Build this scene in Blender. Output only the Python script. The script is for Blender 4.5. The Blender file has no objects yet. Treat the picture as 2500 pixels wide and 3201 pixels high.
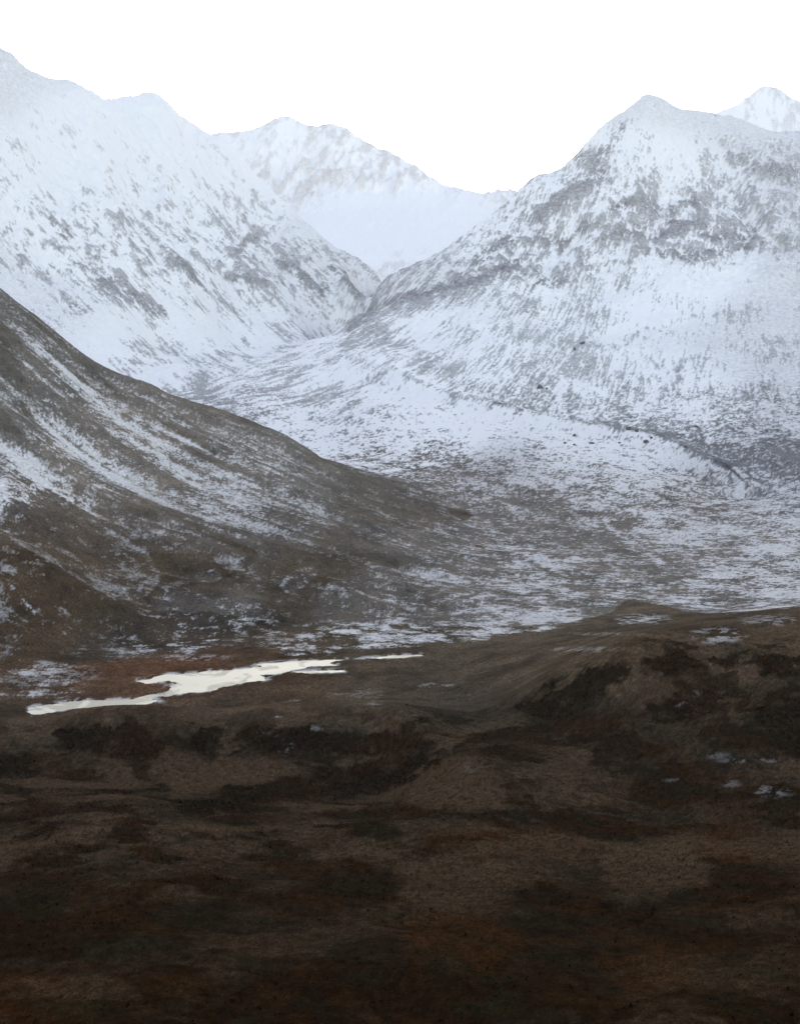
import bpy, math, time
import numpy as np

T0 = time.time()
C = bpy.context.scene
COL = C.collection

# ------------------------------------------------------------------ camera, sky, sun, exposure
CAM_H = 150.0                       # metres above the lake
FPX, CU, CV, V_HOR = 3572.0, 853.0, 1092.0, 850.0
PITCH = math.atan((CV - V_HOR) / FPX)
cam_d = bpy.data.cameras.new('camera')
cam = bpy.data.objects.new('camera', cam_d)
COL.objects.link(cam)
cam.location = (0, 0, CAM_H)
cam.rotation_euler = (math.pi / 2 - PITCH, 0, 0)
cam_d.sensor_fit = 'VERTICAL'
cam_d.sensor_height = 24.0
cam_d.lens = 24.0 * FPX / 2184.0
cam_d.clip_start = 0.5
cam_d.clip_end = 60000
C.camera = cam

SUN_EL, SUN_AZ = math.radians(5.0), math.radians(-6.0)     # low behind the mountains, azimuth from +Y towards +X
world = bpy.data.worlds.new('World')
C.world = world
world.use_nodes = True
wn = world.node_tree
bg = wn.nodes['Background']
sky = wn.nodes.new('ShaderNodeTexSky')
sky.sky_type = 'NISHITA'
sky.sun_disc = False
sky.sun_elevation = SUN_EL
sky.sun_rotation = SUN_AZ
sky.altitude = 600
sky.air_density = 1.0
sky.dust_density = 2.0
sky.ozone_density = 1.0
sky_grade = wn.nodes.new('ShaderNodeHueSaturation')          # colour grade on the sky light: less saturation, hue turned away from cyan
sky_grade.inputs['Saturation'].default_value = 0.62
sky_grade.inputs['Hue'].default_value = 0.525
wn.links.new(sky.outputs[0], sky_grade.inputs['Color'])
wn.links.new(sky_grade.outputs[0], bg.inputs[0])
bg.inputs[1].default_value = 0.15
sun_d = bpy.data.lights.new('sun', 'SUN')
sun_d.energy = 2.0
sun_d.angle = math.radians(0.53)
sun_d.color = (1.0, 0.9, 0.78)
sun = bpy.data.objects.new('sun', sun_d)
COL.objects.link(sun)
# sun stands at (sin az, cos az) and shines back
sun.rotation_euler = (math.radians(90) - SUN_EL, 0, math.pi - SUN_AZ)

C.render.engine = 'CYCLES'
C.view_settings.view_transform = 'Standard'
C.view_settings.look = 'None'
C.view_settings.gamma = 1.0
C.view_settings.use_curve_mapping = False
C.view_settings.exposure = 2.52
C.cycles.use_denoising = True
C.cycles.max_bounces = 6
C.cycles.sample_clamp_indirect = 1.5
C.cycles.sample_clamp_direct = 6.0
C.cycles.volume_bounces = 1
HAZE_DENSITY = 1.5e-5

# ------------------------------------------------------------------ helpers
rng = np.random.default_rng(7)
PERM = rng.permutation(4096).astype(np.int32)
GRAD = rng.random(4096).astype(np.float32) * (2 * np.pi)
GX, GY = np.cos(GRAD), np.sin(GRAD)


def perlin(x, y, seed=0):
    xi = np.floor(x).astype(np.int32)
    yi = np.floor(y).astype(np.int32)
    fx = (x - xi).astype(np.float32)
    fy = (y - yi).astype(np.float32)
    u = fx * fx * fx * (fx * (fx * 6 - 15) + 10)
    v = fy * fy * fy * (fy * (fy * 6 - 15) + 10)
    out = 0

    def g(ix, iy, dx, dy):
        h = PERM[(PERM[(ix + seed * 131) & 4095] + iy) & 4095]
        return GX[h] * dx + GY[h] * dy
    a = g(xi, yi, fx, fy)
    b = g(xi + 1, yi, fx - 1, fy)
    c = g(xi, yi + 1, fx, fy - 1)
    d = g(xi + 1, yi + 1, fx - 1, fy - 1)
    ab = a + u * (b - a)
    cd = c + u * (d - c)
    return ab + v * (cd - ab)


def fbm(x, y, lam, octs, seed=0, gain=0.5, ridged=False):
    out = np.zeros(x.shape, np.float32)
    amp, tot = 1.0, 0.0
    f = 1.0 / lam
    for o in range(octs):
        n = perlin(x * f + 17.3 * o, y * f - 9.1 * o, seed + o * 7)
        if ridged:
            n = 0.5 - 2.0 * np.abs(n)
        out += amp * n
        tot += amp * amp
        amp *= gain
        f *= 2.03
    return out / math.sqrt(tot)


def smooth(a, b, x):
    t = np.clip((x - a) / (b - a), 0, 1)
    return t * t * (3 - 2 * t)


def norm(n):
    return (n - n.mean()) / (n.std() + 1e-9)


def phi(n):                                     # unit gaussian -> uniform 0..1
    return 1.0 / (1.0 + np.exp(-1.702 * n))


SP, CP = math.sin(PITCH), math.cos(PITCH)


def at(u, v, Y):                                # photo pixel (1706 wide) + distance -> world point
    a, b = (u - CU) / FPX, (CV - v) / FPX
    dy, dz = CP + b * SP, -SP + b * CP
    return a / dy * Y, Y, CAM_H + dz / dy * Y


def onplane(u, v, z=0.0):
    a, b = (u - CU) / FPX, (CV - v) / FPX
    dy, dz = CP + b * SP, -SP + b * CP
    s = (z - CAM_H) / dz
    return a * s, dy * s


def pix(x, y, z):                               # world -> photo pixel, to read the survey maps below
    zz = z - CAM_H
    f = y * CP - zz * SP
    up = y * SP + zz * CP
    f = np.maximum(f, 1.0)
    return CU + FPX * x / f, CV - FPX * up / f


def seg_dist(px, py, poly, along=False):
    best = np.full(px.shape, 1e9, np.float32)
    bt = np.zeros(px.shape, np.float32)
    n = len(poly) - 1
    for i in range(n):
        (x0, y0), (x1, y1) = poly[i][:2], poly[i + 1][:2]
        dx, dy = x1 - x0, y1 - y0
        t = np.clip(((px - x0) * dx + (py - y0) * dy) / (dx * dx + dy * dy + 1e-9), 0, 1)
        d = np.hypot(px - x0 - t * dx, py - y0 - t * dy)
        m = d < best
        best[m] = d[m]
        bt[m] = (i + t[m]) / n
    return (best, bt) if along else best


def inside(px, py, poly):
    c = np.zeros(px.shape, bool)
    n = len(poly)
    for i in range(n):
        (x0, y0), (x1, y1) = poly[i], poly[(i + 1) % n]
        if y0 == y1:
            continue
        m = (y0 > py) != (y1 > py)
        c ^= m & (px < (x1 - x0) * (py - y0) / (y1 - y0) + x0)
    return c


def poly_sd(px, py, poly):                      # signed distance, positive inside
    d = seg_dist(px, py, list(poly) + [poly[0]])
    return np.where(inside(px, py, poly), d, -d)


class Warp:
    """Interpolates a height field through surveyed points (multiquadric, in log distance)."""
    def __init__(self, pts, d0=30.0, c=0.03):
        p = np.array(pts, np.float64)
        self.d0, self.c = d0, c
        q = self.q(p[:, 0], p[:, 1])
        a = (p[:, 2] - CAM_H) / (p[:, 1] + d0)
        r = np.sqrt(((q[:, None] - q[None]) ** 2).sum(-1) + c * c)
        n = len(p)
        A = np.zeros((n + 1, n + 1))
        A[:n, :n] = r
        A[:n, n] = A[n, :n] = 1
        A[:n, :n] += np.eye(n) * 1e-4 * -1
        w = np.linalg.solve(A, np.append(a, 0))
        self.P, self.w = q.astype(np.float32), w.astype(np.float32)

    def q(self, x, y):
        return np.stack([x / (y + self.d0) * 2.2, np.log(y + self.d0)], -1)

    def __call__(self, x, y):
        sh = x.shape
        q = self.q(x.ravel(), y.ravel()).astype(np.float32)
        out = np.empty(len(q), np.float32)
        for s in range(0, len(q), 40000):
            k = q[s:s + 40000]
            d = np.sqrt((k[:, :1] - self.P[:, 0]) ** 2 + (k[:, 1:] - self.P[:, 1]) ** 2 + self.c ** 2)
            out[s:s + 40000] = d @ self.w[:-1] + self.w[-1]
        return (CAM_H + out * (y.ravel() + self.d0)).reshape(sh)


class Survey:
    """A value map given at photo positions, read back onto the ground."""
    def __init__(self, rows, sig=55.0):
        r = np.array(rows, np.float32)
        gu, gv = np.meshgrid(np.arange(-400, 2120, 8, dtype=np.float32), np.arange(0, 2500, 8, dtype=np.float32))
        num = np.zeros(gu.shape + (r.shape[1] - 2,), np.float32)
        den = np.zeros(gu.shape, np.float32)
        for row in r:
            d2 = ((gu - row[0]) ** 2 + (1.4 * (gv - row[1])) ** 2) / (sig * sig)
            w = np.exp(-0.5 * d2) + 1e-4 / (1 + d2)
            num += w[..., None] * row[2:]
            den += w
        self.g = num / den[..., None]

    def __call__(self, u, v):
        fu = np.clip((u + 400) / 8, 0, self.g.shape[1] - 1.01)
        fv = np.clip(v / 8, 0, self.g.shape[0] - 1.01)
        iu, iv = fu.astype(int), fv.astype(int)
        a, b = (fu - iu)[..., None], (fv - iv)[..., None]
        g = self.g
        r = (g[iv, iu] * (1 - a) + g[iv, iu + 1] * a) * (1 - b) + (g[iv + 1, iu] * (1 - a) + g[iv + 1, iu + 1] * a) * b
        return r[..., 0] if r.shape[-1] == 1 else r


# ------------------------------------------------------------------ survey of the land: (u, v, distance)
S = []
crest_snowy = [(-420, -40, 4000), (-150, 60, 4100), (0, 112, 4200), (30, 135, 4220), (60, 158, 4250), (150, 180, 4400), (215, 217, 4500),
               (260, 223, 4600), (330, 213, 4700), (365, 235, 4740), (400, 262, 4780), (460, 300, 4830), (500, 330, 4850), (545, 380, 4850),
               (590, 425, 4790), (640, 470, 4720), (670, 496, 4670), (700, 520, 4620), (730, 543, 4570), (760, 563, 4530), (800, 594, 4480)]
crest_rocky = [(745, 692, 3900), (790, 652, 3960), (830, 622, 4000), (900, 572, 4050), (950, 535, 4100), (1000, 502, 4150), (1050, 465, 4200), (1095, 432, 4250),
               (1150, 387, 4320), (1200, 362, 4360), (1240, 330, 4400), (1280, 287, 4430), (1330, 254, 4470), (1358, 230, 4490), (1385, 217, 4500), (1412, 226, 4520),
               (1440, 240, 4550), (1480, 248, 4600), (1560, 258, 4680), (1620, 275, 4700), (1706, 290, 4700), (1900, 300, 4700)]
S += crest_snowy + crest_rocky
S += [(560, 772, 3420), (640, 747, 3600), (690, 735, 3760), (715, 724, 3820)]
# face of the snowy mountain
S += [(-300, 250, 3880), (-300, 500, 3560), (-300, 620, 3300), (100, 400, 3880), (300, 450, 4180), (450, 450, 4420), (100, 600, 3600), (280, 600, 3780), (400, 600, 3950), (550, 560, 4300),
      (600, 620, 4250), (700, 640, 4350), (720, 610, 4400), (640, 540, 4480), (760, 640, 4380), (745, 690, 4290), (560, 480, 4560), (650, 720, 4150), (500, 740, 3900), (350, 740, 3680), (200, 700, 3450), (230, 778, 3300), (400, 772, 3600), (300, 795, 3280), (100, 690, 3350)]
# face of the rocky mountain, basin and apron
S += [(1300, 400, 4250), (1300, 540, 4020), (1400, 340, 4380), (1400, 460, 4180), (1150, 500, 4130), (1100, 600, 3900), (1000, 640, 3800), (900, 720, 3600), (800, 740, 3560), (1050, 740, 3450), (1200, 700, 3650), (1200, 800, 3250),
      (1500, 560, 3950), (1500, 400, 4400), (1600, 420, 4350), (1706, 560, 4000), (1706, 420, 4350), (1600, 680, 3600), (1450, 760, 3350), (1600, 800, 3180), (1706, 750, 3330), (1900, 700, 3500),
      (1900, 560, 4000), (1300, 860, 3000), (1500, 900, 2750), (1640, 920, 2680), (1706, 900, 2750), (1700, 960, 2480), (1900, 900, 2750), (1040, 810, 3180), (1480, 930, 2640), (1600, 985, 2430)]
moraine = [(820, 780, 3300), (870, 808, 3190), (940, 840, 3080), (1010, 857, 2990), (1090, 870, 2900), (1160, 886, 2840), (1250, 903, 2770), (1340, 915, 2690),
           (1400, 930, 2620), (1450, 950, 2540), (1510, 985, 2440), (1560, 1006, 2370), (1590, 1040, 2280)]
S += [(u, v + 12, Y) for u, v, Y in moraine]
S += [(700, 900, 2900), (800, 880, 2900), (640, 880, 2980), (700, 985, 2480), (900, 985, 2480), (1050, 990, 2430), (1200, 1000, 2400), (1400, 1035, 2220), (900, 910, 2780), (1050, 930, 2680),
      (560, 850, 3080), (490, 870, 2950), (420, 848, 3080), (560, 900, 2850), (620, 945, 2700), (700, 800, 3300), (620, 810, 3250)]
# valley floor
S += [(1000, 1100, 1950), (1200, 1100, 1950), (1400, 1120, 1880), (1600, 1100, 1960), (1706, 1050, 2150), (1900, 1050, 2150), (1100, 1040, 2210), (1000, 1200, 1520), (1200, 1200, 1530), (1500, 1200, 1530),
      (1706, 1200, 1530), (1900, 1200, 1530), (1100, 1290, 1215), (900, 1300, 1190), (750, 1382, 1006), (1000, 1367, 1035), (1280, 1305, 1175), (1400, 1282, 1240), (1550, 1300, 1175), (1706, 1270, 1250)]
# brown hillside: rim, body, back
S += [(-300, 350, 1800), (0, 615, 1750), (60, 662, 1780), (130, 720, 1820), (220, 786, 1860), (300, 815, 1900), (390, 850, 1950), (480, 880, 2000), (560, 910, 2050), (640, 950, 2070), (700, 985, 2060), (760, 1012, 2020), (830, 1050, 1950),
      (900, 1100, 1820), (960, 1147, 1690), (1010, 1180, 1595), (-300, 700, 1500), (-300, 1100, 1200), (-300, 1420, 930), (0, 850, 1450), (0, 1050, 1200), (0, 1250, 1030), (0, 1420, 920), (200, 1000, 1450), (200, 1200, 1180),
      (200, 1382, 1000), (400, 1000, 1600), (400, 1150, 1300), (400, 1300, 1110), (400, 1400, 978), (600, 1100, 1480), (600, 1250, 1220), (600, 1375, 1020), (750, 1150, 1480), (800, 1250, 1290)]
S += [(130, 850, 2500), (0, 800, 2500), (-300, 700, 2500), (300, 880, 2500), (480, 940, 2450)]
# lake plain
S += [(70, 1522, 798), (350, 1490, 837), (550, 1450, 895), (250, 1450, 895), (700, 1410, 957), (900, 1395, 982), (100, 1470, 865), (-300, 1500, 823),
      (700, 1450, 860), (700, 1490, 790), (900, 1430, 880), (900, 1480, 800), (1000, 1500, 760), (1100, 1440, 800), (1000, 1400, 920), (1200, 1380, 900), (1150, 1352, 1068),
      (1400, 1330, 950), (1600, 1320, 950), (1706, 1298, 1000), (1900, 1290, 1000)]
# moor: crests, scarps, near slope
S += [(-200, 1536, 745), (60, 1531, 748), (200, 1515, 755), (350, 1509, 755), (500, 1506, 755), (120, 1524, 780), (250, 1504, 800), (-300, 1550, 690), (0, 1548, 690), (200, 1526, 690), (350, 1521, 690), (560, 1525, 690), (700, 1526, 690), (850, 1546, 660), (900, 1568, 640),
      (1080, 1505, 690), (1150, 1466, 680), (1220, 1436, 670), (1290, 1413, 660), (1345, 1401, 650), (1450, 1399, 650), (1600, 1393, 650), (1706, 1387, 650), (1900, 1380, 650),
      (960, 1560, 650), (1000, 1620, 560), (0, 1620, 650), (200, 1627, 655), (420, 1622, 655), (700, 1602, 660), (850, 1612, 640), (1200, 1545, 632), (1330, 1500, 620), (1500, 1480, 615), (1706, 1470, 600)]
for v, Y in ((1700, 545), (1780, 455), (1900, 360), (2050, 285), (2184, 240), (2400, 190)):
    for k, u in enumerate((-300, 250, 853, 1400, 1900)):
        S.append((u, v, Y * (1 + 0.05 * math.sin(k * 2.1 + v))))


def survey_points(shift):
    p3 = [at(u, v + shift.get((u, v, Y), 0.0), Y) for u, v, Y in S]
    for u, v, Y in crest_snowy:                     # the far sides of the ridges
        x, y, z = at(u, v + shift.get((u, v, Y), 0.0), Y)
        if u > 420:
            p3.append((x + 70, y + 130, z - 130))
            p3.append((x + 190, y + 420, z - 420))
        else:
            p3.append((x, y + 450, z - 300))
        p3.append((x + 200, y + 1300, max(z - 700, 120)))
    for u, v, Y in crest_rocky[::2]:
        x, y, z = at(u, v + shift.get((u, v, Y), 0.0), Y)
        if u > 760:
            p3.append((x - 60, y + 420, z - 230))
        p3.append((x, y + 1300, max(z - 650, 100)))
    p3 += [at(790, 720, 4350), (0, 0, 147.5), (-12, 5, 147), (12, 5, 147), (0, 40, 131), (-25, 40, 131), (25, 40, 131), (0, 100, 104), (-45, 100, 104), (45, 100, 104)]
    return p3


# settle the ridge points until the crests stand at their surveyed heights
shift = {}
ty = np.linspace(3250, 5000, 260)
tt = np.linspace(-0.29, 0.29, 240)
tx = tt[None] * (ty[:, None] + 30.0)
ty2 = np.repeat(ty[:, None], 240, 1)
hill_rim = [(220, 786, 1860), (300, 815, 1900), (390, 850, 1950), (480, 880, 2000), (560, 910, 2050), (640, 950, 2070), (700, 985, 2060), (130, 720, 1820), (60, 662, 1780), (0, 615, 1750)]
hy = np.linspace(1300, 2500, 160)
hx = tt[None] * (hy[:, None] + 30.0)
hy2 = np.repeat(hy[:, None], 240, 1)
for it in range(4):
    LAND = Warp(survey_points(shift))
    if it == 3:
        break
    for grp, gx_, gy_ in ((crest_snowy + crest_rocky, tx, ty2), (hill_rim, hx, hy2)):
        cu, cv_ = pix(gx_, gy_, LAND(gx_, gy_))
        for p in grp:
            if not -300 < p[0] < 1800:
                continue
            rowm = np.abs(gy_[:, 0] - p[2]) < (330 if grp is not hill_rim else 420)
            k = np.abs(cu[rowm] - p[0]).argmin(1)
            top = cv_[rowm][np.arange(rowm.sum()), k].min()
            shift[p] = shift.get(p, 0.0) + 0.8 * (p[1] - top)
D0 = 30.0

# rows of the land grid, denser where the ground is steep to the eye
TC = np.linspace(-0.305, 0.305, 90)
yc = np.exp(np.linspace(math.log(20 + D0), math.log(6600 + D0), 1500)) - D0
xx, yy = TC[None] * (yc[:, None] + D0), np.repeat(yc[:, None], 90, 1)
zz = LAND(xx, yy)
uu, vv = pix(xx, yy, zz)
dv = np.abs(np.diff(vv, axis=0))
vis = vv[1:] <= np.minimum.accumulate(vv, axis=0)[:-1] + 25
dens = np.percentile(np.where(vis, dv, dv * 0.12), 82, axis=1) + 0.35
dens[:int(np.searchsorted(yc, 130))] *= 0.15
cum = np.concatenate([[0], np.cumsum(dens)])
NR, NC = 1620, 780
Yr = np.interp(np.linspace(0, cum[-1], NR), cum, yc)
TS = np.linspace(0.29, 0.66, 26)                                # coarser land to both sides of the view
Tc = np.concatenate([-TS[::-1], np.linspace(-0.284, 0.284, NC - 52), TS])
X = (Tc[None] * (Yr[:, None] + D0)).astype(np.float32)
Y = np.repeat(Yr[:, None], NC, 1).astype(np.float32)
Z0 = LAND(X, Y)
print('rows', NR, 'base', round(time.time() - T0, 1))

U, V = pix(X, Y, Z0)

# region weights ------------------------------------------------------
far = smooth(2600, 3400, Y)
left_side = X < np.interp(Y, [3000, 3300, 3650, 3900, 4300, 4800, 7000], [-470, -330, -190, -150, -85, -20, 40])
far = far                                     # mountains
RIM = np.array([(-300, 350), (0, 615), (60, 662), (130, 720), (220, 786), (300, 815), (390, 850), (480, 880), (560, 910), (640, 950), (700, 985), (760, 1012), (830, 1050), (900, 1100), (960, 1147), (1010, 1180)], float)
FOOT = [(-3000, 880), (-255, 905), (-60, 990), (60, 1060), (120, 1260), (95, 1500), (70, 1640), (60, 2100), (-100, 2350), (-300, 2430), (-3000, 2430)]
hill_sd = poly_sd(X, Y, FOOT)
hillw = smooth(-40, 160, hill_sd)
near = 1 - smooth(640, 760, Y)                                  # moor

# medium relief that bends the fall lines
med = fbm(X, Y, 420, 5, 3, ridged=True)
Z1 = Z0 + far * 22 * med
hummock = fbm(X, Y, 60, 5, 11)
Z1 += near * smooth(30, 150, Y) * (1 - 0.65 * smooth(560, 650, Y)) * (2.7 * hummock + 1.1 * fbm(X, Y, 24, 4, 13)) + (1 - near) * (1 - far) * (2.0 + 5.0 * hillw) * fbm(X, Y, 150, 5, 21)

# fall-line convolution of noise: gullies, snow streaks ---------------
gzx = np.gradient(Z1, axis=1) / np.gradient(X, axis=1)
gzy_r = np.gradient(Z1, axis=0)
gyr = np.gradient(Y, axis=0)
gxr = np.gradient(X, axis=0)
gzy = (gzy_r - gzx * gxr) / gyr
for g in (gzx, gzy):                                            # light smoothing
    for _ in range(3):
        g[1:-1, 1:-1] = 0.2 * (g[1:-1, 1:-1] + g[:-2, 1:-1] + g[2:, 1:-1] + g[1:-1, :-2] + g[1:-1, 2:])
gl = np.hypot(gzx, gzy) + 1e-6
FXd, FYd = (gzx / gl).astype(np.float32), (gzy / gl).astype(np.float32)
na = perlin(X / (Y * 0.0042 + 1.0), np.log(Y + D0) * 420, 31)   # fine, about a pixel or two at any distance
na = fbm(X, Y, 9.0, 3, 31)
nb = fbm(X, Y, 34.0, 3, 37)
nc = rng.standard_normal(X.shape).astype(np.float32)
nd = fbm(X, Y, 95.0, 4, 39, 0.55)


def trace(sign, steps, acc, wts):
    px, py = X.copy(), Y.copy()
    step = (Y * (0.0020 + 0.0016 * hillw)).astype(np.float32)
    for k in range(steps):
        r = np.interp(py, Yr, np.arange(NR)).astype(np.int32)
        c = np.interp(px / (py + D0), Tc, np.arange(NC)).astype(np.int32)
        w = wts[k]
        acc[0] += w * na[r, c]
        acc[1] += w * nb[r, c]
        acc[2] += w * nd[r, c]
        fx, fy = FXd[r, c], FYd[r, c]
        px += sign * fx * step
        py += sign * fy * step
    return acc


K = 26
wts = 0.5 + 0.5 * np.cos(np.linspace(0, math.pi, K))
acc = [np.zeros_like(X) for _ in range(3)]
trace(+1, K, acc, wts)
trace(-1, K, acc, wts)
st_a, st_b, st_d = (norm(a) for a in acc)
print('streaks', round(time.time() - T0, 1))

# relief ---------------------------------------------------------------
Z = Z1.copy()
fine_r = fbm(X, Y, 90, 6, 41, 0.55, ridged=True)
fr = Yr > 3300
calm = np.ones_like(X)
cl1 = seg_dist(X[fr], Y[fr], [at(*p)[:2] for p in crest_snowy])
cl2 = seg_dist(X[fr], Y[fr], [at(*p)[:2] for p in crest_rocky])
calm[fr] = 0.22 + 0.78 * smooth(20, 190, np.minimum(cl1, cl2))
up = smooth(280, 480, Z0)
wx = X + 30 * fbm(X, Y, 140, 3, 44)
wy = Y + 30 * fbm(X, Y, 140, 3, 45)
butt = fbm(wx, wy, 230, 6, 46, 0.6, ridged=True)                # buttresses
crag_z = fbm(wx, wy * 0.8 + Z0 * 0.3, 45, 6, 43, 0.62, ridged=True)
Z += far * (9.0 * st_d + 3.5 * st_b + 1.2 * st_a + 5.0 * fine_r) * (0.35 + 0.65 * up) * calm + far * up * (24.0 * butt * calm + 7.5 * crag_z * (0.45 + 0.55 * calm))
Z += hillw * (3.2 * st_d + 1.0 * st_b + 0.4 * st_a + 1.2 * fbm(X, Y, 30, 5, 47))
midw = (1 - far) * (1 - near) * (1 - hillw)
mid_t = fbm(X, Y * 1.25, 34, 6, 53, 0.62)
Z += midw * smooth(1000, 1500, Y) * (0.9 * mid_t + 0.5 * st_b)
fine_n = fbm(X, Y, 7, 5, 59, 0.6)
Z += near * smooth(20, 120, Y) * 0.42 * fine_n
# ribs and gullies of the two faces (survey path, height, half width)
for path, hgt, wid in [([(1365, 262, 4440), (1330, 340, 4370), (1300, 440, 4200), (1290, 540, 4030)], 34, 120), ([(1470, 290, 4540), (1500, 400, 4390), (1510, 500, 4160)], 30, 110), ([(1540, 330, 4480), (1570, 420, 4340), (1605, 500, 4160)], -30, 70),
                       ([(1420, 300, 4460), (1410, 400, 4290), (1400, 520, 4060)], -16, 60), ([(1270, 340, 4380), (1200, 430, 4230), (1130, 520, 4090)], 22, 90), ([(1300, 380, 4290), (1230, 480, 4130), (1170, 570, 3960)], -18, 60), ([(1640, 330, 4500), (1660, 430, 4330), (1640, 510, 4140)], 26, 110),
                       ([(160, 230, 4250), (230, 380, 4020), (300, 560, 3810)], 20, 90), ([(340, 270, 4560), (430, 420, 4380), (520, 570, 4180)], 24, 90), ([(260, 290, 4420), (350, 460, 4150), (430, 610, 3960)], -14, 60), ([(60, 240, 4100), (130, 420, 3870), (190, 580, 3700)], -14, 60)]:
    m = Yr > 3500
    pw = [at(*p)[:2] for p in path]
    k_ = 1 - np.clip(seg_dist(X[m], Y[m] * 1.0, pw) / wid, 0, 1)
    Z[m] += hgt * (k_ * (0.6 + 0.4 * k_)) * (0.15 + 0.85 * calm[m])
# lateral moraine: sharp crest
mor_w = [at(*m)[:2] for m in moraine]
md, mt = seg_dist(X, Y, mor_w, True)
mside = np.clip(1 - md / 46, 0, 1)
Z += 13 * mside + 1.2 * mside * norm(fine_r)

# lake hollow ----------------------------------------------------------
LAKE = [[(275, 1452), (320, 1449), (360, 1437), (380, 1437), (500, 1429), (550, 1422), (545, 1417), (600, 1412), (650, 1409), (735, 1406), (700, 1414), (720, 1419), (650, 1422), (625, 1432), (550, 1439), (560, 1452), (490, 1462),
         (470, 1474), (400, 1479), (345, 1487), (350, 1479), (370, 1464), (360, 1452), (320, 1457), (280, 1454)],
        [(67, 1522), (75, 1509), (125, 1499), (175, 1493), (260, 1491), (285, 1488), (322, 1480), (352, 1483), (310, 1492), (352, 1496), (300, 1501), (240, 1504), (210, 1509), (150, 1512), (120, 1521), (70, 1525)],
        [(610, 1433), (660, 1430), (735, 1428), (733, 1434), (660, 1435)],
        [(760, 1405), (830, 1400), (905, 1396), (905, 1400), (830, 1404)]]
lsd = np.full(X.shape, -1e3, np.float32)
lwx = X + 7 * fbm(X, Y, 28, 5, 70, 0.6)
lwy = Y + 5 * fbm(X, Y, 28, 5, 72, 0.6)
sub = (Y > 740) & (Y < 1060)
for poly in LAKE:
    w = [onplane(u, v) for u, v in poly]
    # along-sight distances are long, so measure in squeezed depth
    lsd[sub] = np.maximum(lsd[sub], poly_sd(lwx[sub], lwy[sub] * 0.35, [(a, b * 0.35) for a, b in w]))
lsd += (0.2 + 1.5 * fbm(X, Y * 0.5, 16, 6, 71, 0.65)) * (lsd > -900)
lsd += (-0.35 + 0.55 * fbm(X, Y * 0.5, 5, 4, 75, 0.7)) * (lsd > -900)
plain = smooth(-60, -6, lsd)
Z = np.where(lsd > -900, Z * (1 - plain) + plain * (0.45 + 0.12 * fbm(X, Y, 12, 3, 73)), Z)
Z = np.where((lsd > -900) & (lsd < 0), np.maximum(Z, 0.3 + 0.02 * np.minimum(-lsd, 40) + 0.15 * fbm(X, Y, 12, 3, 77)), Z)
Z = np.where(lsd > -900, Z - 0.9 * smooth(-1.2, 1.2, lsd), Z)
Z = np.where((Y < 1150) & (Y > 700), np.maximum(Z, -0.6), Z)
U, V = pix(X, Y, Z)

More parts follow.
